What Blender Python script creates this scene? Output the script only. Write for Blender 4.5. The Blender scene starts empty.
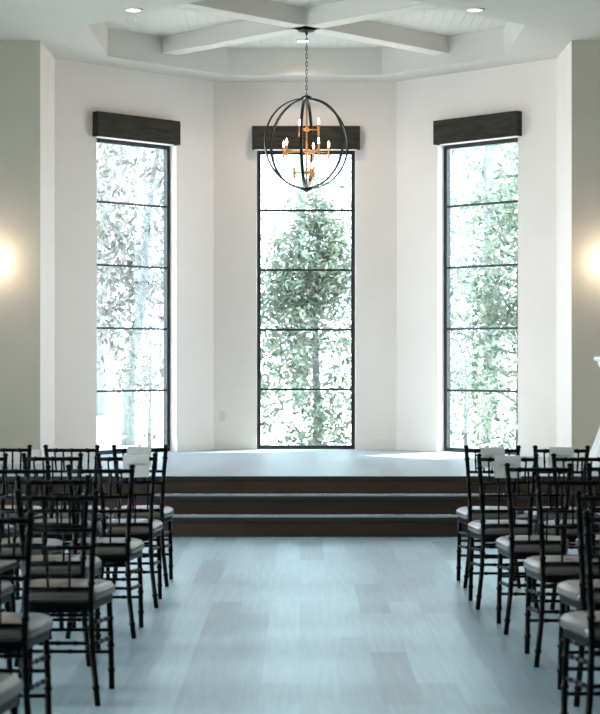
import bpy, bmesh, math, random
from mathutils import Vector, Matrix
random.seed(7)
PI = math.pi
sc = bpy.context.scene
COL = sc.collection
CAM_Z = 1.51
K = 1.029                      # scale of everything that stands on the stage, as seen from the eye point
HS = 0.485                     # stage height
SUN_E = 18.0
WORLD_S = 6.0
SIDE_FILL_E = 95.0
EXPOSURE = 0.46

# ---------------------------------------------------------------- camera, world, sun, exposure
cam_d = bpy.data.cameras.new('camera'); cam = bpy.data.objects.new('camera', cam_d); COL.objects.link(cam)
cam.location = (0, 0, CAM_Z); cam.rotation_euler = (PI/2, 0, 0)
cam_d.sensor_fit = 'HORIZONTAL'; cam_d.sensor_width = 36; cam_d.lens = 1750/600*36
cam_d.clip_end = 300
cam_d.dof.use_dof = True; cam_d.dof.focus_distance = 17.5; cam_d.dof.aperture_fstop = 6.0
sc.camera = cam
w = bpy.data.worlds.new('world'); sc.world = w; w.use_nodes = True
bg = w.node_tree.nodes['Background']
bg.inputs[0].default_value = (0.72, 0.84, 1.0, 1); bg.inputs[1].default_value = WORLD_S
sd = bpy.data.lights.new('sun', 'SUN'); sd.energy = SUN_E; sd.angle = math.radians(0.6); sd.color = (1, .97, .92)
sun = bpy.data.objects.new('sun', sd); COL.objects.link(sun)
sun.rotation_euler = Vector((-0.30, -0.26, -1)).to_track_quat('-Z', 'Y').to_euler()
sun.location = (6, 30, 30)

def area(name, loc, direction, sx, sy, energy, color, portal=False):
    l = bpy.data.lights.new(name, 'AREA'); l.shape = 'RECTANGLE'; l.size = sx; l.size_y = sy
    l.energy = energy; l.color = color
    if portal: l.cycles.is_portal = True
    o = bpy.data.objects.new(name, l); COL.objects.link(o); o.location = loc
    o.rotation_euler = Vector(direction).to_track_quat('-Z', 'Y').to_euler()
    return o
# area lamps added as fill outside the hall's unseen, assumed left windows
SIDE_X = 6.5
SIDE_WIN = [(3.0, 4.3), (7.0, 8.3), (11.0, 12.3)]
for sx in (-1,):
    for a, b in SIDE_WIN:
        area('daylight_helper', (sx*(SIDE_X+.45), (a+b)/2, 2.2), (-sx, 0, 0), b-a, 2.6,
             SIDE_FILL_E*(1.1 if b > 10 else 2.3 if b > 5 else .5)*2.0, (.90, .95, 1.0))
sc.view_settings.view_transform = 'Standard'; sc.view_settings.look = 'None'
sc.view_settings.gamma = 1; sc.view_settings.use_curve_mapping = False
sc.view_settings.exposure = EXPOSURE

# ---------------------------------------------------------------- materials
def mat(name, color, rough=.5, metal=0, spec=.5, emis=None, es=0):
    m = bpy.data.materials.new(name); m.use_nodes = True
    b = m.node_tree.nodes['Principled BSDF']
    b.inputs['Base Color'].default_value = (*color, 1); b.inputs['Roughness'].default_value = rough
    b.inputs['Metallic'].default_value = metal; b.inputs['Specular IOR Level'].default_value = spec
    if emis: b.inputs['Emission Color'].default_value = (*emis, 1); b.inputs['Emission Strength'].default_value = es
    return m
def noisy(name, c1, c2, rough=.5, scale=8, stretch=(1, 1, 1), bump=0, bscale=None, metal=0, spec=.5, detail=4, rvar=0):
    m = mat(name, c1, rough, metal, spec); nt = m.node_tree; N = nt.nodes; L = nt.links; b = N['Principled BSDF']
    tc = N.new('ShaderNodeTexCoord'); mp = N.new('ShaderNodeMapping'); mp.inputs['Scale'].default_value = stretch
    no = N.new('ShaderNodeTexNoise'); no.inputs['Scale'].default_value = scale; no.inputs['Detail'].default_value = detail
    cr = N.new('ShaderNodeValToRGB'); cr.color_ramp.elements[0].color = (*c1, 1); cr.color_ramp.elements[1].color = (*c2, 1)
    cr.color_ramp.elements[0].position = .35; cr.color_ramp.elements[1].position = .68
    L.new(tc.outputs['Object'], mp.inputs[0]); L.new(mp.outputs[0], no.inputs['Vector'])
    L.new(no.outputs[0], cr.inputs[0]); L.new(cr.outputs[0], b.inputs['Base Color'])
    if bump:
        n2 = N.new('ShaderNodeTexNoise'); n2.inputs['Scale'].default_value = bscale or scale*4
        L.new(mp.outputs[0], n2.inputs['Vector'])
        bp = N.new('ShaderNodeBump'); bp.inputs['Strength'].default_value = bump; bp.inputs['Distance'].default_value = .01
        L.new(n2.outputs[0], bp.inputs['Height']); L.new(bp.outputs[0], b.inputs['Normal'])
    return m
def plank_mat(name, cols, rough, width, length, along, grain=.35, bump=.12, spec=.5, metal=0):
    """planks; along: 'Y' runs away from the viewer, 'X' runs across on upright faces (u=x, v=z)"""
    m = mat(name, cols[0], rough, metal, spec); nt = m.node_tree; N = nt.nodes; L = nt.links; b = N['Principled BSDF']
    tc = N.new('ShaderNodeTexCoord'); sp = N.new('ShaderNodeSeparateXYZ'); L.new(tc.outputs['Object'], sp.inputs[0])
    cb = N.new('ShaderNodeCombineXYZ')
    if along == 'Y': L.new(sp.outputs[1], cb.inputs[0]); L.new(sp.outputs[0], cb.inputs[1])
    else: L.new(sp.outputs[0], cb.inputs[0]); L.new(sp.outputs[2], cb.inputs[1])
    br = N.new('ShaderNodeTexBrick'); br.inputs['Scale'].default_value = 1
    br.inputs['Brick Width'].default_value = length; br.inputs['Row Height'].default_value = width
    br.inputs['Mortar Size'].default_value = .0012; br.inputs['Mortar Smooth'].default_value = 0; br.inputs['Bias'].default_value = 0
    br.inputs['Color1'].default_value = (0, 0, 0, 1); br.inputs['Color2'].default_value = (1, 1, 1, 1); br.inputs['Mortar'].default_value = (.15, .15, .15, 1)
    br.offset = .37
    L.new(cb.outputs[0], br.inputs['Vector'])
    mp = N.new('ShaderNodeMapping'); mp.inputs['Scale'].default_value = (1.3, 24, 1); L.new(cb.outputs[0], mp.inputs[0])
    no = N.new('ShaderNodeTexNoise'); no.inputs['Scale'].default_value = 1.6; no.inputs['Detail'].default_value = 6
    L.new(mp.outputs[0], no.inputs['Vector'])
    mx = N.new('ShaderNodeMix'); mx.data_type = 'FLOAT'; mx.inputs[0].default_value = grain
    L.new(br.outputs['Color'], mx.inputs[2]); L.new(no.outputs[0], mx.inputs[3])
    cr = N.new('ShaderNodeValToRGB'); els = cr.color_ramp.elements
    els[0].color = (*cols[0], 1); els[1].color = (*cols[-1], 1); els[0].position = .1; els[1].position = .9
    for i, c in enumerate(cols[1:-1]):
        e = els.new(.1+.8*(i+1)/(len(cols)-1)); e.color = (*c, 1)
    L.new(mx.outputs[0], cr.inputs[0]); L.new(cr.outputs[0], b.inputs['Base Color'])
    rr = N.new('ShaderNodeMapRange'); rr.inputs['To Min'].default_value = rough-.05; rr.inputs['To Max'].default_value = rough+.10
    L.new(mx.outputs[0], rr.inputs[0]); L.new(rr.outputs[0], b.inputs['Roughness'])
    bp = N.new('ShaderNodeBump'); bp.inputs['Strength'].default_value = bump; bp.inputs['Distance'].default_value = .004
    L.new(mx.outputs[0], bp.inputs['Height']); L.new(bp.outputs[0], b.inputs['Normal'])
    return m
M = {}
M['white_wall'] = noisy('white_wall', (.84, .745, .685), (.86, .765, .705), .75, 3, bump=.05, bscale=60)
M['greige_wall'] = noisy('greige_wall', (.50, .45, .36), (.53, .48, .385), .8, 3, bump=.08, bscale=50)
M['hall_wall'] = noisy('hall_wall', (.52, .51, .46), (.55, .54, .49), .8, 3, bump=.08, bscale=50)
M['ceiling'] = noisy('ceiling_paint', (.66, .61, .56), (.68, .63, .58), .9, 3, bump=.1, bscale=40)
M['trim'] = mat('trim_paint', (.83, .755, .70), .5)
M['beam'] = mat('beam_paint', (.74, .685, .635), .5)
M['floor'] = plank_mat('grey_planks', [(.25, .36, .41), (.41, .55, .62), (.57, .745, .82)], .35, .18, 1.35, 'Y', .6, spec=1.0, metal=.45)
M['stage_floor'] = plank_mat('stage_planks', [(.20, .25, .28), (.27, .335, .37), (.34, .42, .46)], .36, .18, 1.35, 'Y', .5, spec=.7, bump=0)
M['riser'] = plank_mat('riser_planks', [(.014, .008, .004), (.034, .020, .011), (.066, .041, .023)], .6, .17, 1.3, 'X', .55, spec=.25)
M['nosing'] = mat('nosing', (.02, .016, .013), .35)
M['valance'] = noisy('valance_wood', (.020, .016, .012), (.048, .040, .030), .7, 3, (1.5, 1.5, 9), bump=.1, spec=.25)
M['frame'] = noisy('black_frame', (.008, .012, .013), (.012, .018, .02), .35, 20)
M['chair'] = noisy('black_lacquer', (.0015, .0015, .0017), (.0022, .0022, .0022), .28, 20, spec=.08)
M['cushion'] = noisy('dark_vinyl', (.060, .046, .035), (.085, .067, .052), .29, 5, spec=1.0)
M['piping'] = mat('piping', (.03, .025, .022), .3)
M['card'] = noisy('card_paper', (.50, .475, .445), (.54, .515, .485), .8, 30)
M['ink'] = mat('ink', (.16, .16, .16), .6)
M['bronze'] = noisy('dark_bronze', (.012, .011, .010), (.02, .018, .016), .35, 20, metal=.6)
M['brass'] = noisy('warm_brass', (.62, .30, .10), (.70, .36, .13), .3, 20, metal=.85)
M['bulb'] = mat('bulb_glow', (1, .8, .6), .3, emis=(1, .62, .32), es=38)
M['downlight'] = mat('downlight_glow', (1, .9, .8), .3, emis=(1, .78, .60), es=14)
M['plastic'] = mat('white_plastic', (.76, .68, .63), .35)
M['slot'] = mat('socket_slot', (.25, .24, .23), .5)
M['sconce'] = mat('sconce_glow', (1, .9, .8), .4, emis=(1, .82, .68), es=6)
M['linen'] = noisy('white_linen', (.70, .69, .68), (.80, .79, .78), .8, 6, bump=.3, bscale=30)
M['ceramic'] = noisy('white_ceramic', (.72, .74, .75), (.82, .84, .85), .25, 6)
M['ground'] = noisy('pale_gravel', (.45, .45, .42), (.62, .62, .58), .9, 4, bump=.3)
M['grass'] = noisy('lawn', (.10, .18, .06), (.20, .30, .12), .9, 6)
M['bark'] = noisy('grey_bark', (.08, .09, .09), (.16, .17, .17), .9, 6, (4, 4, 1), bump=.5)
M['pale_bark'] = noisy('pale_bark', (.16, .19, .19), (.24, .27, .27), .9, 6, (4, 4, 1), bump=.5)
M['stucco'] = noisy('stucco', (.6, .58, .55), (.68, .66, .62), .9, 5, bump=.2)
# shiplap
def shiplap():
    m = mat('shiplap', (.68, .63, .58), .6); nt = m.node_tree; N = nt.nodes; L = nt.links; b = N['Principled BSDF']
    tc = N.new('ShaderNodeTexCoord'); wv = N.new('ShaderNodeTexWave'); wv.wave_type = 'BANDS'; wv.bands_direction = 'X'; wv.wave_profile = 'SAW'
    wv.inputs['Scale'].default_value = 3.1
    L.new(tc.outputs['Object'], wv.inputs['Vector'])
    cr = N.new('ShaderNodeValToRGB'); cr.color_ramp.elements[0].position = .90; cr.color_ramp.elements[1].position = .96
    cr.color_ramp.elements[0].color = (1, 1, 1, 1); cr.color_ramp.elements[1].color = (0, 0, 0, 1)
    L.new(wv.outputs[0], cr.inputs[0])
    bp = N.new('ShaderNodeBump'); bp.inputs['Strength'].default_value = .6; bp.inputs['Distance'].default_value = .01
    L.new(cr.outputs[0], bp.inputs['Height']); L.new(bp.outputs[0], b.inputs['Normal'])
    return m
M['shiplap'] = shiplap()
def leaf_mat(name, c, tr):
    m = mat(name, c, .45); nt = m.node_tree; N = nt.nodes; L = nt.links; b = N['Principled BSDF']; out = N['Material Output']
    t = N.new('ShaderNodeBsdfTranslucent'); t.inputs[0].default_value = (*tr, 1)
    mx = N.new('ShaderNodeMixShader'); mx.inputs[0].default_value = .4
    L.new(b.outputs[0], mx.inputs[1]); L.new(t.outputs[0], mx.inputs[2]); L.new(mx.outputs[0], out.inputs[0])
    return m
G = [leaf_mat('leaf_dark', (.05, .075, .055), (.07, .12, .07)), leaf_mat('leaf_mid', (.13, .175, .135), (.18, .25, .17)),
     leaf_mat('leaf_pale', (.22, .25, .20), (.24, .28, .21)), leaf_mat('leaf_brown', (.18, .15, .13), (.2, .17, .13))]
GP = [leaf_mat('leaf_grey', (.08, .075, .07), (.10, .10, .085)), leaf_mat('leaf_greige', (.16, .145, .14), (.18, .17, .15)),
      leaf_mat('leaf_silver', (.24, .225, .21), (.24, .23, .21)), leaf_mat('leaf_soft_green', (.12, .15, .12), (.16, .2, .14))]
GF = [leaf_mat('leaf_far_green', (.22, .26, .22), (.26, .3, .25)), leaf_mat('leaf_far_pale', (.30, .34, .3), (.32, .36, .32))]  # lighter leaf colours carry the sunlit, overexposed paleness of far trees
def glass_mat():
    m = bpy.data.materials.new('window_glass'); m.use_nodes = True; nt = m.node_tree; N = nt.nodes; L = nt.links
    N.remove(N['Principled BSDF']); out = N['Material Output']
    t = N.new('ShaderNodeBsdfTransparent'); t.inputs[0].default_value = (.93, .97, .96, 1)
    g = N.new('ShaderNodeBsdfGlossy'); g.inputs['Roughness'].default_value = .02
    f = N.new('ShaderNodeLayerWeight'); f.inputs[0].default_value = .5
    pw = N.new('ShaderNodeMath'); pw.operation = 'POWER'; pw.inputs[1].default_value = 4; L.new(f.outputs['Facing'], pw.inputs[0])
    sc_ = N.new('ShaderNodeMath'); sc_.operation = 'MULTIPLY_ADD'; sc_.inputs[1].default_value = .45; sc_.inputs[2].default_value = .03; L.new(pw.outputs[0], sc_.inputs[0])
    mx = N.new('ShaderNodeMixShader'); L.new(sc_.outputs[0], mx.inputs[0]); L.new(t.outputs[0], mx.inputs[1]); L.new(g.outputs[0], mx.inputs[2])
    L.new(mx.outputs[0], out.inputs[0]); return m
M['glass'] = glass_mat()

# ---------------------------------------------------------------- mesh helpers
def link(name, bm, m, parent=None, smooth=False):
    me = bpy.data.meshes.new(name); bm.to_mesh(me); bm.free()
    for mm in (m if isinstance(m, list) else [m]): me.materials.append(mm)
    if smooth:
        for p in me.polygons: p.use_smooth = True
    o = bpy.data.objects.new(name, me); COL.objects.link(o)
    if parent: o.parent = parent
    return o
def struct(name, bm, m, parent=None, smooth=False):
    o = link(name, bm, m, parent, smooth)
    if not parent: o['kind'] = 'structure'
    return o
def thing(name, label, cat, loc=(0, 0, 0), rz=0, group=None):
    o = bpy.data.objects.new(name, None); o.empty_display_size = .1; COL.objects.link(o); o.location = loc; o.rotation_euler = (0, 0, rz)
    o['label'] = label; o['category'] = cat
    if group: o['group'] = group
    return o
def box(bm, x0, x1, y0, y1, z0, z1, T=None, bev=0):
    vs = [(x, y, z) for x in (x0, x1) for y in (y0, y1) for z in (z0, z1)]
    v = [bm.verts.new((T @ Vector(c)) if T else c) for c in vs]
    fs = [bm.faces.new([v[i] for i in f]) for f in ((0, 1, 3, 2), (4, 6, 7, 5), (0, 4, 5, 1), (2, 3, 7, 6), (0, 2, 6, 4), (1, 5, 7, 3))]
    if bev:
        es = list({e for f in fs for e in f.edges})
        bmesh.ops.bevel(bm, geom=es, offset=bev, segments=2, affect='EDGES')
    return bm
def tube(bm, pts, radii, n=8, flat=None, closed=False):
    """tube along pts; flat=(a,b) gives an elliptical section"""
    pts = [Vector(p) for p in pts]
    if not isinstance(radii, (list, tuple)): radii = [radii]*len(pts)
    rings = []; up = None
    N_ = len(pts)
    for i, p in enumerate(pts):
        if closed: t = (pts[(i+1) % N_]-pts[i-1]).normalized()
        else: t = (pts[min(i+1, N_-1)]-pts[max(i-1, 0)]).normalized()
        if up is None:
            a = Vector((0, 1, 0)) if abs(t.y) < .9 else Vector((1, 0, 0))
            up = (a-t*a.dot(t)).normalized()
        else: up = (up-t*up.dot(t)).normalized()
        s = t.cross(up)
        rings.append([bm.verts.new(p+(up*math.cos(2*PI*k/n)+s*math.sin(2*PI*k/n))*radii[i]) for k in range(n)])
    m_ = N_ if closed else N_-1
    for i in range(m_):
        A, B = rings[i], rings[(i+1) % N_]
        for k in range(n): bm.faces.new((A[k], A[(k+1) % n], B[(k+1) % n], B[k]))
    if not closed:
        bm.faces.new(rings[0][::-1]); bm.faces.new(rings[-1])
    return bm
def lathe(bm, prof, n=24, c=(0, 0, 0), wob=0, nf=8):
    rings = []
    for r, z in prof:
        rings.append([bm.verts.new((c[0]+r*(1+wob*math.cos(nf*2*PI*k/n))*math.cos(2*PI*k/n), c[1]+r*(1+wob*math.cos(nf*2*PI*k/n))*math.sin(2*PI*k/n), c[2]+z)) for k in range(n)])
    for A, B in zip(rings, rings[1:]):
        for k in range(n): bm.faces.new((A[k], A[(k+1) % n], B[(k+1) % n], B[k]))
    bm.faces.new(rings[0][::-1]); bm.faces.new(rings[-1])
    return bm
def nb(): return bmesh.new()
def S(X, D, H): return Vector((K*X, K*D, CAM_Z+K*H))       # stage part of the room, in eye-relative metres

# ---------------------------------------------------------------- setting
CEIL = CAM_Z+K*2.96
XC = .055
YF = K*16.36                      # front faces either side of the bay
bay = [(-2.43, 16.36), (-2.43, 17.33), (-.93, 18.82), (1.04, 18.82), (2.54, 17.33), (2.54, 16.36)]
bay = [Vector((K*a, K*b)) for a, b in bay]
BACK = -3.0

bm = nb(); box(bm, -SIDE_X, SIDE_X, BACK, 14.9, -.1, 0); struct('floor', bm, M['floor'])
# stage: floor slab with thin dark nosing, lower steps, risers
steps = [(14.69, 0.168, 14.92), (14.89, .330, 15.12), (15.09, HS, None)]
bm = nb()
def outline(y0, out):
    b = bay
    q = .2*math.tan(PI/8)
    return [(-SIDE_X-out, y0), (SIDE_X+out, y0), (SIDE_X+out, YF+.2), (b[5].x+.2, YF+.2), (b[4].x+.2, b[4].y+q), (b[3].x+q, b[3].y+.2), (b[2].x-q, b[2].y+.2), (b[1].x-.2, b[1].y+q), (b[0].x-.2, YF+.2), (-SIDE_X-out, YF+.2)]
def prism(bm, pts, z0, z1):
    a = [bm.verts.new((x, y, z0)) for x, y in pts]; c = [bm.verts.new((x, y, z1)) for x, y in pts]; n = len(pts)
    bm.faces.new(a[::-1]); bm.faces.new(c)
    for i in range(n): bm.faces.new((a[i], a[(i+1) % n], c[(i+1) % n], c[i]))
prism(bm, outline(15.07, 0), HS-.03, HS)
struct('floor_stage', bm, M['stage_floor'])
for i, (yf, z, yb) in enumerate(steps):
    bm = nb(); zb = 0 if i == 0 else steps[i-1][1]
    box(bm, -SIDE_X, SIDE_X, yf, yf+.2 if i < 2 else yf+.3, zb, z-.03)
    struct('trim_riser_%d' % (i+1), bm, M['riser'])
    if i < 2:
        bm = nb(); box(bm, -SIDE_X, SIDE_X, yf-.012, yf+.2, z-.03, z, bev=.003); struct('trim_tread_%d' % (i+1), bm, M['stage_floor'])
    bm = nb(); box(bm, -SIDE_X, SIDE_X, yf-.022, yf-.008 if i == 2 else yf-.0125, z-.032, z-.004); struct('trim_nosing_%d' % (i+1), bm, M['nosing'])

def run_T(A, B):
    d = (B-A); L = d.length; d /= L; n = Vector((-d.y, d.x))
    T = Matrix(((d.x, n.x, 0, A.x), (d.y, n.y, 0, A.y), (0, 0, 1, 0), (0, 0, 0, 1)))
    return T, L
def wall_run(name, A, B, z0, z1, th, openings, m):
    """upright wall whose room face runs A to B; openings (s0,s1,za,zb) in metres along it"""
    T, L = run_T(A, B); bm = nb(); s = 0
    for (a, b, za, zb) in sorted(openings):
        if a > s: box(bm, s, a, 0, th, z0, z1, T)
        if za > z0: box(bm, a, b, 0, th, z0, za, T)
        if zb < z1: box(bm, a, b, 0, th, zb, z1, T)
        s = b
    if s < L: box(bm, s, L, 0, th, z0, z1, T)
    return struct(name, bm, m)
def board_run(name, A, B, gaps, z0, h=.135, th=.014):
    T, L = run_T(A, B); bm = nb(); s = 0
    for a, b in list(gaps)+[(L, L)]:
        if a-s > .02:
            box(bm, s, a, -th, 0, z0, z0+h-.012, T)
            box(bm, s, a, -th*.6, 0, z0+h-.012, z0+h, T)
        s = b
    return struct(name, bm, M['trim'])
WTOP = CAM_Z+K*2.232                # top of the window openings
ow = 1.06*K
names = ['jamb_left', 'bay_left', 'bay_center', 'bay_right', 'jamb_right']
win_T = []
for i, nm in enumerate(names):
    A, B = bay[i].copy(), bay[i+1].copy()
    L = (B-A).length; ops = []
    if i == 0: A.y += .013
    if i == 4: B.y += .013
    if i in (1, 2, 3):
        mid = {1: L/2, 2: L/2+.01, 3: L/2+.05}[i]
        ops = [(mid-ow/2, mid+ow/2, HS, WTOP)]
        win_T.append((run_T(A, B)[0], mid, A, B))
    wall_run('wall_'+nm, A, B, HS-.03 if not ops else HS, CEIL, .2, ops, M['white_wall'])
    board_run('baseboard_'+nm, A, B, [(o[0]-.0, o[1]+.0) for o in ops], HS)
wall_run('wall_front_left', Vector((-SIDE_X, YF)), bay[0], 0, CEIL, .012, [], M['greige_wall'])
wall_run('wall_front_right', bay[5], Vector((SIDE_X, YF)), 0, CEIL, .012, [], M['greige_wall'])
board_run('baseboard_front_left', Vector((-SIDE_X, YF)), bay[0], [], HS)
board_run('baseboard_front_right', bay[5], Vector((SIDE_X, YF)), [], HS)
# hall side walls with tall windows, rear wall
def side_ops(flip, y0, y1):
    r = []
    for a, b in SIDE_WIN:
        s0, s1 = (a-y0, b-y0) if not flip else (y1-b, y1-a)
        r.append((s0, s1, .9, 3.5))
    return r
wall_run('wall_left', Vector((-SIDE_X, BACK)), Vector((-SIDE_X, YF+.2)), 0, CEIL, .2, side_ops(False, BACK, YF+.2), M['hall_wall'])
wall_run('wall_right', Vector((SIDE_X, YF+.2)), Vector((SIDE_X, BACK)), 0, CEIL, .2, [], M['hall_wall'])
wall_run('wall_rear', Vector((SIDE_X, BACK)), Vector((-SIDE_X, BACK)), 0, CEIL, .2, [], M['hall_wall'])

# ceiling with octagonal tray
oc = Vector((K*XC, K*16.42)); ap = K*1.95; R8 = ap/math.cos(PI/8)
octo = [Vector((oc.x+R8*math.cos(PI/8+k*PI/4), oc.y+R8*math.sin(PI/8+k*PI/4))) for k in range(8)]
TRAY = CAM_Z+K*3.245
bm = nb()
rect = outline(BACK-.2, .2); nr = len(rect)
rv = [bm.verts.new((x, y, CEIL)) for x, y in rect]; ov = [bm.verts.new((p.x, p.y, CEIL)) for p in octo]
es = [bm.edges.new((rv[i], rv[(i+1) % nr])) for i in range(nr)]+[bm.edges.new((ov[i], ov[(i+1) % 8])) for i in range(8)]
bmesh.ops.triangle_fill(bm, edges=es, use_beauty=True)
tv = [bm.verts.new((p.x, p.y, TRAY)) for p in octo]
for i in range(8): bm.faces.new((ov[i], ov[(i+1) % 8], tv[(i+1) % 8], tv[i]))
bmesh.ops.recalc_face_normals(bm, faces=bm.faces)
struct('ceiling', bm, M['ceiling'])
bm = nb()
a = [bm.verts.new((p.x+(p.x-oc.x)*.02, p.y+(p.y-oc.y)*.02, TRAY)) for p in octo]; b_ = [bm.verts.new((v.co.x, v.co.y, TRAY+.05)) for v in a]
bm.faces.new(a[::-1]); bm.faces.new(b_)
for i in range(8): bm.faces.new((a[i], a[(i+1) % 8], b_[(i+1) % 8], b_[i]))
struct('ceiling_tray', bm, M['shiplap'])
bm = nb()
for sg in (1, -1):
    T = Matrix.Translation((oc.x, oc.y, 0)) @ Matrix.Rotation(sg*PI/4, 4, 'Z')
    box(bm, -ap, ap, -.10, .10, CAM_Z+K*3.08, TRAY, T)
    for s2 in (1, -1):       # small crown strip along each beam foot
        box(bm, -ap, ap, s2*.10-.008, s2*.10+.008, CAM_Z+K*3.08, CAM_Z+K*3.08+.03, T)
struct('trim_beams', bm, M['beam'])

# windows (bay)
FR = .042
def window(idx, T, c, wz0, wz1, width, rows, yrec=.105, depth=.06):
    root = bpy.data.objects.new('window_%d' % idx, None); COL.objects.link(root); root['kind'] = 'structure'
    h = wz1-wz0; a, b = c-width/2, c+width/2
    bm = nb()
    box(bm, a, b, yrec, yrec+depth, wz0, wz0+FR, T); box(bm, a, b, yrec, yrec+depth, wz1-FR, wz1, T)
    box(bm, a, a+FR, yrec, yrec+depth, wz0+FR, wz1-FR, T); box(bm, b-FR, b, yrec, yrec+depth, wz0+FR, wz1-FR, T)
    link('window_frame', bm, M['frame'], root)
    zs = [wz0+h*i/rows for i in range(rows+1)]
    for z in zs[1:-1]:
        bm = nb(); box(bm, a+FR, b-FR, yrec+.012, yrec+depth-.012, z-.011, z+.011, T); link('muntin', bm, M['frame'], root)
    for i in range(rows):
        bm = nb(); z0 = zs[i]+(.011 if i else FR); z1 = zs[i+1]-(.011 if i < rows-1 else FR)
        box(bm, a+FR, b-FR, yrec+.027, yrec+.033, z0, z1, T); link('pane', bm, M['glass'], root)
    return root
for i, (T, mid, A, B) in enumerate(win_T):
    window(i+1, T, mid, HS, WTOP, ow, 5)
    # portal to guide the daylight
    n = Vector((T[0][1], T[1][1], 0)); cpos = T @ Vector((mid, .3, (HS+WTOP)/2))
    p = area('daylight_helper', cpos, -n, ow, WTOP-HS, 1, (1, 1, 1), portal=True)
    side = ['left angled wall', 'middle wall', 'right angled wall'][i]
    v = thing('window_valance', 'dark stained wooden box valance above the tall window in the bay\'s %s' % side, 'valance', group='wooden valances over the bay windows')
    win_mid = mid; vw = [.55, .578, .55][i]; mid += [-.035, 0, .03][i]
    bm = nb(); box(bm, mid-vw*K, mid+vw*K, -.09, -.068, CAM_Z+K*2.225, CAM_Z+K*2.475, T, .004); link('front_board', bm, M['valance'], v)
    bm = nb()
    for s in (-1, 1):
        x = mid+s*(vw*K-.011); box(bm, x-.011, x+.011, -.068, 0, CAM_Z+K*2.226, CAM_Z+K*2.474, T)
    box(bm, mid-vw*K+.022, mid+vw*K-.022, -.068, 0, CAM_Z+K*2.474-.022, CAM_Z+K*2.474, T)
    link('return_board', bm, M['valance'], v)
# hall side windows
k = 4
for sx in (-1,):
    for a, b in SIDE_WIN:
        A = Vector((-SIDE_X, a)) if sx < 0 else Vector((SIDE_X, b)); B = Vector((-SIDE_X, b)) if sx < 0 else Vector((SIDE_X, a))
        window(k, run_T(A, B)[0], (b-a)/2, .9, 3.5, b-a, 4); k += 1

# ---------------------------------------------------------------- outlet
T = run_T(bay[2], bay[3])[0]
t = thing('wall_outlet', 'small white double socket plate low on the bay wall left of the middle window', 'outlet')
ox = .065*K+.03; oz = CAM_Z-K*.635
bm = nb(); box(bm, ox-.036, ox+.036, -.008, 0, oz-.06, oz+.06, T, .003); link('cover_plate', bm, M['plastic'], t)
for dz in (-.026, .026):
    bm = nb(); box(bm, ox-.017, ox+.017, -.011, -.006, oz+dz-.014, oz+dz+.014, T, .003); s_ = link('socket', bm, M['plastic'], t)
    bm = nb()
    for dx in (-.007, .007): box(bm, ox+dx-.0018, ox+dx+.0018, -.0118, -.010, oz+dz-.006, oz+dz+.007, T)
    link('slot', bm, M['slot'], s_)

# ---------------------------------------------------------------- recessed downlights
for (px, Y, lab, lz) in [(-1.42, 14.90, 'flat ceiling left of the octagonal tray', CEIL), (1.49, 14.90, 'flat ceiling right of the octagonal tray', CEIL), (.03, 17.95, 'far part of the ceiling tray behind the chain', TRAY), (.06, 15.0, 'near part of the octagonal ceiling tray', TRAY)]:
    t = thing('downlight', 'small round recessed downlight, lit, in the '+lab, 'ceiling light', (K*px, K*Y, lz), group='recessed lights around the ceiling tray')
    bm = nb(); lathe(bm, [(.062, -.001), (.085, -.001), (.085, -.008), (.062, -.012), (.062, -.001)], 24); link('ring', bm, M['trim'], t, True)
    bm = nb(); lathe(bm, [(.058, -.001), (.058, -.006), (.03, -.009)], 24); link('lens', bm, M['downlight'], t, True)
    l = bpy.data.lights.new('downlight_lamp', 'SPOT'); l.energy = 34; l.color = (1, .86, .76); l.spot_size = 2.4; l.spot_blend = .8; l.shadow_soft_size = .05
    o = bpy.data.objects.new('downlight_lamp', l); COL.objects.link(o); o.parent = t; o.location = (0, 0, -.03)

# ---------------------------------------------------------------- sconces on the front walls, just out of frame
for sx, X in ((-1, -2.90), (1, 2.90)):
    t = thing('wall_sconce', 'warm lit wall sconce on the grey-green wall at the far %s' % ('left' if sx < 0 else 'right'), 'wall lamp', (K*X, YF, CAM_Z+K*.89), group='wall sconces')
    bm = nb(); box(bm, -.05, .05, -.02, 0, -.11, .11, bev=.005); link('back_plate', bm, M['bronze'], t)
    bm = nb(); tube(bm, [(0, -.02, 0), (0, -.08, 0), (0, -.08, -.03)], .008); link('arm', bm, M['bronze'], t)
    bm = nb(); lathe(bm, [(.045, -.06), (.045, .08), (.04, .08), (.04, -.055)], 20, (0, -.1, 0)); link('lamp_shade', bm, M['sconce'], t, True)
    l = bpy.data.lights.new('sconce_lamp', 'POINT'); l.energy = 9; l.color = (1, .82, .68); l.shadow_soft_size = .05
    o = bpy.data.objects.new('sconce_lamp', l); COL.objects.link(o); o.parent = t; o.location = (-sx*.01, -.17, 0)

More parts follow.
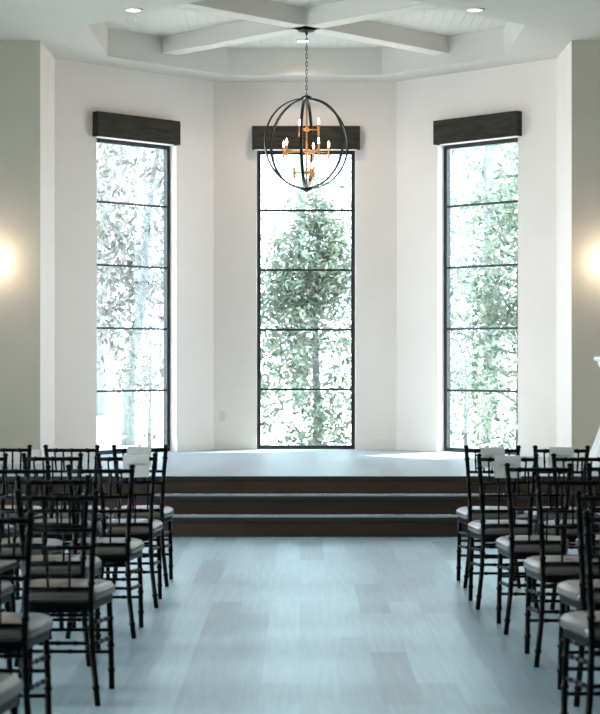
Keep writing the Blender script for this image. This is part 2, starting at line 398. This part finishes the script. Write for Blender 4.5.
# ---------------------------------------------------------------- chandelier
cz = CAM_Z+K*(213.5/106.6); ch = thing('orb_chandelier', 'dark bronze orb chandelier of crossed rings with brass candle arms hanging on a chain', 'chandelier', (K*.062, K*16.42, 0))
RR = K*.427
TOPZ = CAM_Z+K*3.08
bm = nb(); lathe(bm, [(.082, TOPZ), (.082, TOPZ-.018), (.07, TOPZ-.028), (.015, TOPZ-.034), (.012, TOPZ-.06)], 24); link('canopy', bm, M['bronze'], ch, True)
bm = nb(); z = TOPZ-.055; i = 0; zend = cz+RR+.02
while z > zend:
    pts = []
    for q in range(12):
        a = 2*PI*q/12; u = .0095*math.cos(a); v_ = .024*math.sin(a)
        pts.append((u if i % 2 else 0, 0 if i % 2 else u, z-.02+v_))
    tube(bm, pts, .0032, 5, closed=True); z -= .038; i += 1
link('chain', bm, M['bronze'], ch, True)
for th in (23, -37, 83):
    a = math.radians(th); d = Vector((math.cos(a), math.sin(a), 0)); nrm = Vector((-d.y, d.x, 0)); bm = nb(); n = 64; prev = None; first = None
    for q in range(n):
        f = 2*PI*q/n; r_ = d*math.cos(f)+Vector((0, 0, 1))*math.sin(f)
        cs = [r_*(RR-.011)+nrm*.014, r_*RR+nrm*.014, r_*RR-nrm*.014, r_*(RR-.011)-nrm*.014]
        vs = [bm.verts.new(c+Vector((0, 0, cz))) for c in cs]
        if prev:
            for e in range(4): bm.faces.new((prev[e], prev[(e+1) % 4], vs[(e+1) % 4], vs[e]))
        else: first = vs
        prev = vs
    for e in range(4): bm.faces.new((prev[e], prev[(e+1) % 4], first[(e+1) % 4], first[e]))
    link('ring', bm, M['bronze'], ch)
bm = nb(); lathe(bm, [(.05, cz-RR+.006), (.06, cz-RR-.004), (.03, cz-RR-.014), (.012, cz-RR-.03), (.001, cz-RR-.036)], 20); link('bottom_cap', bm, M['bronze'], ch, True)
bm = nb(); lathe(bm, [(.012, cz+RR+.03), (.05, cz+RR+.01), (.05, cz+RR-.008), (.02, cz+RR-.014)], 20); link('top_cap', bm, M['bronze'], ch, True)
bm = nb(); tube(bm, [(0, 0, cz-RR), (0, 0, cz+RR)], .009, 10)
for yy in (129.5, 151.5, 172.5):
    zz = CAM_Z+K*(357-yy)/106.6; lathe(bm, [(.01, zz-.02), (.024, zz-.012), (.024, zz+.012), (.01, zz+.02)], 14)
link('stem', bm, M['brass'], ch, True)
tiers = [(129.5, .112, [5, 125, 245]), (151.5, .228, [24, 73, 160, 215, 299]), (172.5, .118, [185, 305, 65])]
for yy, L_, angs in tiers:
    zz = CAM_Z+K*(357-yy)/106.6
    for ang in angs:
        a = math.radians(ang); c, s = math.cos(a)*L_*K, math.sin(a)*L_*K
        bm = nb(); tube(bm, [(0, 0, zz), (c*.6, s*.6, zz), (c, s, zz)], .0055, 8); arm = link('arm', bm, M['brass'], ch, True)
        bm = nb(); lathe(bm, [(.006, zz-.057), (.0108, zz-.055), (.0108, zz+.05), (.008, zz+.052)], 12, (c, s, 0)); link('candle_sleeve', bm, M['brass'], arm, True)
        bm = nb(); lathe(bm, [(.004, zz+.052), (.0085, zz+.062), (.010, zz+.073), (.007, zz+.090), (.003, zz+.106), (.0008, zz+.112)], 12, (c, s, 0)); link('bulb', bm, M['bulb'], arm, True)

# ---------------------------------------------------------------- chairs
def bam(p0, p1, r, joints, seg=3):
    """points and radii from p0 to p1 with bamboo-like rings at fractions"""
    p0, p1 = Vector(p0), Vector(p1); L = (p1-p0).length; out = []
    fr = [(0, r), (1, r)]
    for j in joints:
        e = .010/L
        fr += [(j-e, r), (j-e*.4, r*1.32), (j+e*.4, r*1.32), (j+e, r)]
    fr.sort()
    return [p0.lerp(p1, f) for f, _ in fr], [q for _, q in fr]
def bam_tube(bm, segs, r, n=8):
    P, Q = [], []
    for p0, p1, j in segs:
        a, b = bam(p0, p1, r, j)
        if P: a, b = a[1:], b[1:]
        P += a; Q += b
    tube(bm, P, Q, n)
def post_pts(s):      # rear post: splayed foot, narrow at the seat, flared at the top
    return [(s*.177, 0, 0), (s*.150, .032, .22), (s*.138, .055, .43), (s*.146, .040, .62), (s*.158, .015, .78), (s*.170, -.008, .915)]
def post_at(s, z):
    P = [Vector(p) for p in post_pts(s)]
    for a, b in zip(P, P[1:]):
        if a.z <= z <= b.z: return a.lerp(b, (z-a.z)/(b.z-a.z))
    return P[-1]
def make_chair():
    root = thing('ballroom_chair', '', 'chair')
    for s in (-1, 1):
        P = post_pts(s); bm = nb()
        bam_tube(bm, [(P[0], P[1], [.35]), (P[1], P[2], [.2, .55]), (P[2], P[3], [.5]), (P[3], P[4], [.45]), (P[4], P[5], [.5])], .0135)
        lathe(bm, [(.010, 0), (.017, .004), (.017, .012), (.011, .018), (.004, .021)], 10, P[5])
        link('rear_post', bm, M['chair'], root, True)
        bm = nb(); bam_tube(bm, [((s*.188, .395, 0), (s*.184, .385, .25), [.35, .8]), ((s*.184, .385, .25), (s*.178, .372, .435), [.4])], .0135)
        link('front_leg', bm, M['chair'], root, True)
    for nm, z, r in (('top_rail', .898, .0115), ('cross_rail', .758, .009), ('cross_rail', .680, .009), ('cross_rail', .50, .009)):
        bm = nb(); bam_tube(bm, [(post_at(-1, z), post_at(1, z), [.2, .5, .8] if nm == 'top_rail' else [.5])], r); link(nm, bm, M['chair'], root, True)
    for q in range(5):
        f = (q+1)/6; bm = nb(); a = post_at(-1, .758).lerp(post_at(1, .758), f); b = post_at(-1, .898).lerp(post_at(1, .898), f)
        bam_tube(bm, [(a, b, [.5])], .0062, 6); link('spindle', bm, M['chair'], root, True)
    for q in (1, 2):
        f = q/3; bm = nb(); a = post_at(-1, .50).lerp(post_at(1, .50), f); b = post_at(-1, .68).lerp(post_at(1, .68), f)
        if q: bam_tube(bm, [(a, b, [.5])], .0062, 6); link('spindle', bm, M['chair'], root, True)
    fl = lambda s, z: Vector((s*.188, .395, 0)).lerp(Vector((s*.178, .372, .435)), z/.435)
    st = [(post_at(-1, .385), post_at(1, .385)), (post_at(-1, .265), post_at(1, .265)), (fl(-1, .27), fl(1, .27)), (fl(-1, .17), fl(1, .17))]
    for s in (-1, 1): st += [(post_at(s, .35), fl(s, .325)), (post_at(s, .26), fl(s, .235))]
    for a, b in st:
        bm = nb(); bam_tube(bm, [(a, b, [.25, .5, .75])], .0085); link('stretcher', bm, M['chair'], root, True)
    # seat frame (trapezoid slab) and puffy cushion
    def slab(bm, wr, wf, y0, y1, prof, n=10):
        """prof: (inset, z) rings of a rounded trapezoid"""
        rings = []
        for ins, z in prof:
            pts = []
            rc = .05
            cor = [(-wf/2+ins, y1-ins), (wf/2-ins, y1-ins), (wr/2-ins, y0+ins), (-wr/2+ins, y0+ins)]
            for ci, (cx, cy) in enumerate(cor):
                cxx = cx-math.copysign(rc, cx); cyy = cy+(-rc if ci < 2 else rc)
                for q in range(5):
                    a = [PI, PI/2, 0, -PI/2][ci]-q*PI/8
                    pts.append((cxx+rc*math.cos(a), cyy+rc*math.sin(a), z))
            rings.append([bm.verts.new(p) for p in pts])
        m_ = len(rings[0])
        for A, B in zip(rings, rings[1:]):
            for q in range(m_): bm.faces.new((A[q], A[(q+1) % m_], B[(q+1) % m_], B[q]))
        bm.faces.new(rings[0]); bm.faces.new(rings[-1])
        bmesh.ops.recalc_face_normals(bm, faces=bm.faces)
        return pts
    bm = nb(); slab(bm, .305, .395, .035, .405, [(.004, .405), (0, .41), (0, .435), (.004, .44)]); link('seat', bm, M['chair'], root)
    bm = nb(); slab(bm, .315, .405, .045, .412, [(.012, .440), (.0, .446), (-.006, .458), (-.004, .474), (.008, .490), (.030, .500), (.07, .507), (.12, .510)])
    cu = link('cushion', bm, M['cushion'], root, True)
    for z in (.446,):
        bm = nb(); b2 = nb(); ring = slab(b2, .315, .405, .045, .412, [(-.002, z), (-.002, z+.001)]); b2.free()
        tube(bm, ring, .0042, 6, closed=True); link('piping', bm, M['piping'], cu, True)
    return root
def copy_tree(o, parent=None):
    c = o.copy(); COL.objects.link(c)
    if parent: c.parent = parent
    for chd in list(o.children): copy_tree(chd, c)
    return c
proto = make_chair(); used = [False]
ORD = ['first', 'second', 'third', 'fourth', 'fifth', 'sixth', 'seventh', 'eighth']
def place(x, y, rz, label):
    r = proto if not used[0] else copy_tree(proto)
    used[0] = True; r.location = (x, y, 0); r.rotation_euler = (0, 0, rz); r['label'] = label; r['group'] = 'black ballroom chairs in rows facing the stage'
    return r
rowname = ['front row', 'second row', 'third row', 'fourth row', 'fifth row', 'sixth row', 'seventh and nearest row']
# (pixels per metre at the back feet, x of the aisle-side chair centre, yaw)
LEFT = [(152.3, -1.05, 2), (166.5, -1.04, 3), (186.6, -1.068, 1), (205, -1.205, 2), (231, -1.052, -1), (268, -1.175, 1), (336, -1.08, 2)]
RIGHT = [(153.2, 1.255, -.5), (167.5, 1.238, -1), (184.1, 1.296, -2.5), (205.7, 1.327, -2.5), (231.7, 1.37, 0), (266, 1.245, 1)]
cards = {('L', 0, 0), ('L', 1, 0), ('R', 0, 0), ('R', 1, 0), ('R', 0, 1)}
where = {}
for side, rows, sg in (('L', LEFT, -1), ('R', RIGHT, 1)):
    for ri, (p, x0, yaw) in enumerate(rows):
        Y = 1750/p; j = 0
        while True:
            x = x0+sg*.447*j
            xe = 300+(abs(x)-.20)*sg*1750/(Y+.40)
            xb = 300+(abs(x)-.17)*sg*p
            if (sg < 0 and max(xe, xb) < -2) or (sg > 0 and min(xe, xb) > 602): break
            yy = Y+(random.uniform(-.03, .03) if j else 0); rz = math.radians(yaw if not j else yaw*.5+random.uniform(-3, 3))
            blk = 'left' if side == 'L' else 'right'
            pos = 'at the aisle' if j == 0 else '%s from the aisle' % ORD[j]
            card = ', reserved card on back' if (side, ri, j) in cards else ''
            place(x, yy, rz, 'black chair %s in the %s block\'s %s%s' % (pos, blk, rowname[ri], card))
            where[(side, ri, j)] = (x, yy, rz); j += 1

# ---------------------------------------------------------------- reserved cards over the top rails
def text_mesh(s, size):
    cu = bpy.data.curves.new('t', 'FONT'); cu.body = s; cu.size = size; cu.align_x = 'CENTER'; cu.align_y = 'CENTER'; cu.extrude = .0003; cu.space_character = 1.25
    o = bpy.data.objects.new('t', cu); COL.objects.link(o); bpy.context.view_layer.update()
    me = bpy.data.meshes.new_from_object(o.evaluated_get(bpy.context.evaluated_depsgraph_get())); bpy.data.objects.remove(o); return me
tm = text_mesh('RESERVED', .019); tm.materials.append(M['ink'])
for (key, dx, ang) in [(('L', 0, 0), -.005, 2), (('L', 1, 0), .055, -2), (('R', 0, 0), -.0, -2), (('R', 1, 0), .0, 1), (('R', 0, 1), .0, 1)]:
    x, y, rz = where[key]; blk = 'left' if key[0] == 'L' else 'right'
    c = thing('reserved_card', 'white folded reserved card over the %s chair of the %s block\'s %s' % ('aisle' if key[2] == 0 else 'second', blk, rowname[key[1]]),
              'card', (x, y, 0), rz, 'reserved cards on chair backs')
    c.location = Vector((x, y, 0))+Matrix.Rotation(rz, 3, 'Z') @ Vector((dx, -.006, .918)); c.rotation_euler = (0, math.radians(ang)*.6, rz)
    hw = .078
    bm = nb()
    prof = [(-.030, -.128), (-.0165, -.02), (-.010, -.002), (0, .004), (.010, -.002), (.0165, -.02), (.026, -.118)]
    A = [bm.verts.new((-hw, py, pz)) for py, pz in prof]; B = [bm.verts.new((hw, py, pz)) for py, pz in prof]
    for q in range(len(prof)-1): bm.faces.new((A[q], A[q+1], B[q+1], B[q]))
    o = link('folded_sheet', bm, M['card'], c); md = o.modifiers.new('s', 'SOLIDIFY'); md.thickness = .0012
    t = bpy.data.objects.new('lettering', tm); COL.objects.link(t); t.parent = c
    t.location = (0, -.0233, -.052); t.rotation_euler = (PI/2-math.atan2(.0135, .108), 0, 0)

# ---------------------------------------------------------------- draped pedestal and urn at the far right
PX, PY = 2.955, 16.0
t = thing('draped_pedestal', 'tall slim pedestal under gathered white cloth on the stage by the right wall', 'pedestal', (PX, PY, HS))
bm = nb(); lathe(bm, [(.345, 0), (.335, .03), (.30, .13), (.25, .26), (.215, .36), (.18, .48), (.15, .58), (.14, .64), (.13, .65)], 64, (0, 0, 0), .05, 12); link('drape', bm, M['linen'], t, True)
bm = nb(); lathe(bm, [(.135, .64), (.15, .645), (.15, .66), (.135, .665)], 32); link('pedestal_top', bm, M['linen'], t, True)
t = thing('trumpet_vase', 'tall white fluted vase standing on the draped pedestal at the right edge', 'vase', (PX, PY, HS+.665))
bm = nb(); lathe(bm, [(.07, 0), (.075, .01), (.05, .03), (.10, .10), (.165, .18), (.215, .27), (.238, .325), (.236, .327), (.20, .26), (.03, .05)], 48, (0, 0, 0), .012, 16); link('bowl', bm, M['ceramic'], t, True)
bm = nb(); lathe(bm, [(.236, .322), (.262, .325), (.266, .345), (.262, .362), (.236, .362), (.236, .322)], 48); link('rim', bm, M['ceramic'], t, True)

# ---------------------------------------------------------------- outside
GZ = .30
bm = nb(); box(bm, -60, 60, K*19.35, 120, GZ-.2, GZ); struct('ground', bm, M['ground'])
def branch(bm, p, d, L, r, depth, ends):
    pts = [Vector(p)]; dd = Vector(d).normalized(); q = Vector(p)
    for i in range(5):
        dd = (dd+Vector((random.uniform(-.16, .16), random.uniform(-.16, .16), random.uniform(-.05, .12)))).normalized(); q = q+dd*L/5; pts.append(q.copy())
        if depth > 0 and i >= 1:
            a = random.uniform(0, 2*PI); nd = (dd*.6+Vector((math.cos(a), math.sin(a), .25))).normalized()
            branch(bm, q, nd, L*.55, r*.45, depth-1, ends)
    tube(bm, pts, [r*(1-.13*i) for i in range(6)], 7)
    ends.append(q.copy()); ends.append(pts[3].copy())
def leaves(bm, n, pos, size, nm, droop=.3):
    for i in range(n):
        c = pos(i)
        if c is None: continue
        d = Vector((random.gauss(0, 1), random.gauss(0, 1), random.gauss(-droop, .8))).normalized()
        up = Vector((random.gauss(0, 1), random.gauss(0, 1), random.gauss(0, 1))); s = d.cross(up).normalized(); nn = s.cross(d)
        L = size*random.uniform(.6, 1.3); W = L*.17
        b0 = bm.verts.new(c); t0 = bm.verts.new(c+d*L-nn*L*.12); m0 = bm.verts.new(c+d*L*.5+nn*L*.02)
        l0 = bm.verts.new(c+d*L*.5+s*W+nn*L*.06); r0 = bm.verts.new(c+d*L*.5-s*W+nn*L*.06)
        mi = random.choices(range(len(nm)), nm)[0]
        for f in ((b0, r0, m0), (b0, m0, l0), (m0, r0, t0), (m0, t0, l0)):
            bm.faces.new(f).material_index = mi
def tree(name, label, x, y, h, trunk_r, lean, shape, n, size, mats, wts, bark, clumps=90, clr=.22, group=None, nbr=8, droop=.3):
    """shape(f) gives crown radius at height fraction f (0 ground, 1 top)"""
    root = thing(name, label, 'tree', (x, y, GZ), group=group)
    bm = nb(); pts = [Vector((lean[0]*f**1.3*h, lean[1]*f*h, f*h*.92)) for f in [i/8 for i in range(9)]]
    for i, p in enumerate(pts[1:]): p.x += random.uniform(-.03, .03)*h/4
    tube(bm, pts, [trunk_r*(1-.85*i/8) for i in range(9)], 9); ends = []
    for i in range(nbr):
        f = random.uniform(.15, .8); q = pts[0].lerp(pts[-1], f); q = pts[int(f*8)].lerp(pts[min(8, int(f*8)+1)], f*8-int(f*8))
        a = 2*PI*i/nbr+random.uniform(-.4, .4); r = max(.25, shape(f+.1))
        branch(bm, q, (math.cos(a), math.sin(a), random.uniform(.25, .8)), r*.9, trunk_r*.30, 1, ends)
    link('trunk', bm, bark, root, True)
    cl = []
    while len(cl) < clumps:
        f = random.random(); r = shape(f)
        if r <= 0: continue
        if random.random() > min(1, r/1.2): continue
        a = random.uniform(0, 2*PI); rr = r*math.sqrt(random.random())
        ax = lean[0]*f**1.3*h
        cl.append(Vector((ax+rr*math.cos(a), lean[1]*f*h+rr*math.sin(a), f*h)))
    cl += [e for e in ends if e.z < h]
    bm = nb()
    def pos(i):
        c = cl[i % len(cl)]; return c+Vector((random.gauss(0, clr), random.gauss(0, clr), random.gauss(0, clr*.8)))
    leaves(bm, n, pos, size, wts, droop)
    link('foliage', bm, mats, root)
    return root
def px_x(px, Y): return (px-300)*Y/1750
# magnolia beyond the middle window
def mag(f):
    if f < .05: return .40
    if f < .15: return .75
    return max(0, 1.2*(1-((f-.15)/.85))**.85)
tree('magnolia_tree', 'leafy green magnolia with a slim grey trunk beyond the middle window', px_x(317, 23), 23, 3.9, .065, (.0, 0), mag, 9000, .12, G, [2, 5, 4, 1.2], M['bark'], 170, .16, nbr=12)
# grey leaved tree beyond the left window
def gum(f): return 0 if f < .18 else (1.0 if f < .75 else 1.0*(1-f)/.25+.15)
tree('leaning_tree', 'grey-leaved tree with a leaning pale trunk beyond the left window', px_x(128, 24.0), 24.0, 5.4, .10, (.10, .0), lambda f: gum(f)*.75, 2600, .16, GP, [3, 4, 3, 1], M['pale_bark'], 90, .20, nbr=7, group=None, droop=.7)
tree('young_tree', 'small soft green shrub-like tree low beyond the left window', px_x(150, 22.5), 22.5, 1.5, .03, (0, 0), lambda f: .38 if f > .1 else .1, 380, .13, GP, [2, 3, 2, 4], M['bark'], 22, .12, nbr=4)
tree('forked_tree', 'slender pale trunked tree at the left edge beyond the left window', px_x(84, 28.5), 28.5, 6.8, .10, (.03, 0), lambda f: 0 if f < .3 else .8, 1500, .16, GP, [3, 4, 3, 1], M['pale_bark'], 60, .22, nbr=6, droop=.6)
# right window
def rsh(f): return .95 if f < .6 else max(0, 1.1*(1-f)/.4)
tree('glossy_leaf_tree', 'dense glossy green tree crowding the right side beyond the right window', px_x(520, 22.5), 22.5, 4.3, .06, (0, 0), rsh, 7500, .12, G, [3, 4, 4, .6], M['bark'], 150, .17, nbr=9)
tree('twin_trunk_tree', 'tree with a straight pale trunk seen through the middle of the right window', px_x(487, 24.5), 24.5, 6.6, .075, (0, 0), lambda f: .25 if f < .3 else .95, 2400, .14, G, [1, 3, 6, .5], M['pale_bark'], 110, .2, nbr=8)
tree('low_shrub_tree', 'low green bush at the foot of the right window', px_x(466, 20.9), 20.9, 1.35, .03, (0, 0), lambda f: .45, 700, .11, G, [2, 4, 5, .2], M['bark'], 30, .13, nbr=4)
# far soft trees
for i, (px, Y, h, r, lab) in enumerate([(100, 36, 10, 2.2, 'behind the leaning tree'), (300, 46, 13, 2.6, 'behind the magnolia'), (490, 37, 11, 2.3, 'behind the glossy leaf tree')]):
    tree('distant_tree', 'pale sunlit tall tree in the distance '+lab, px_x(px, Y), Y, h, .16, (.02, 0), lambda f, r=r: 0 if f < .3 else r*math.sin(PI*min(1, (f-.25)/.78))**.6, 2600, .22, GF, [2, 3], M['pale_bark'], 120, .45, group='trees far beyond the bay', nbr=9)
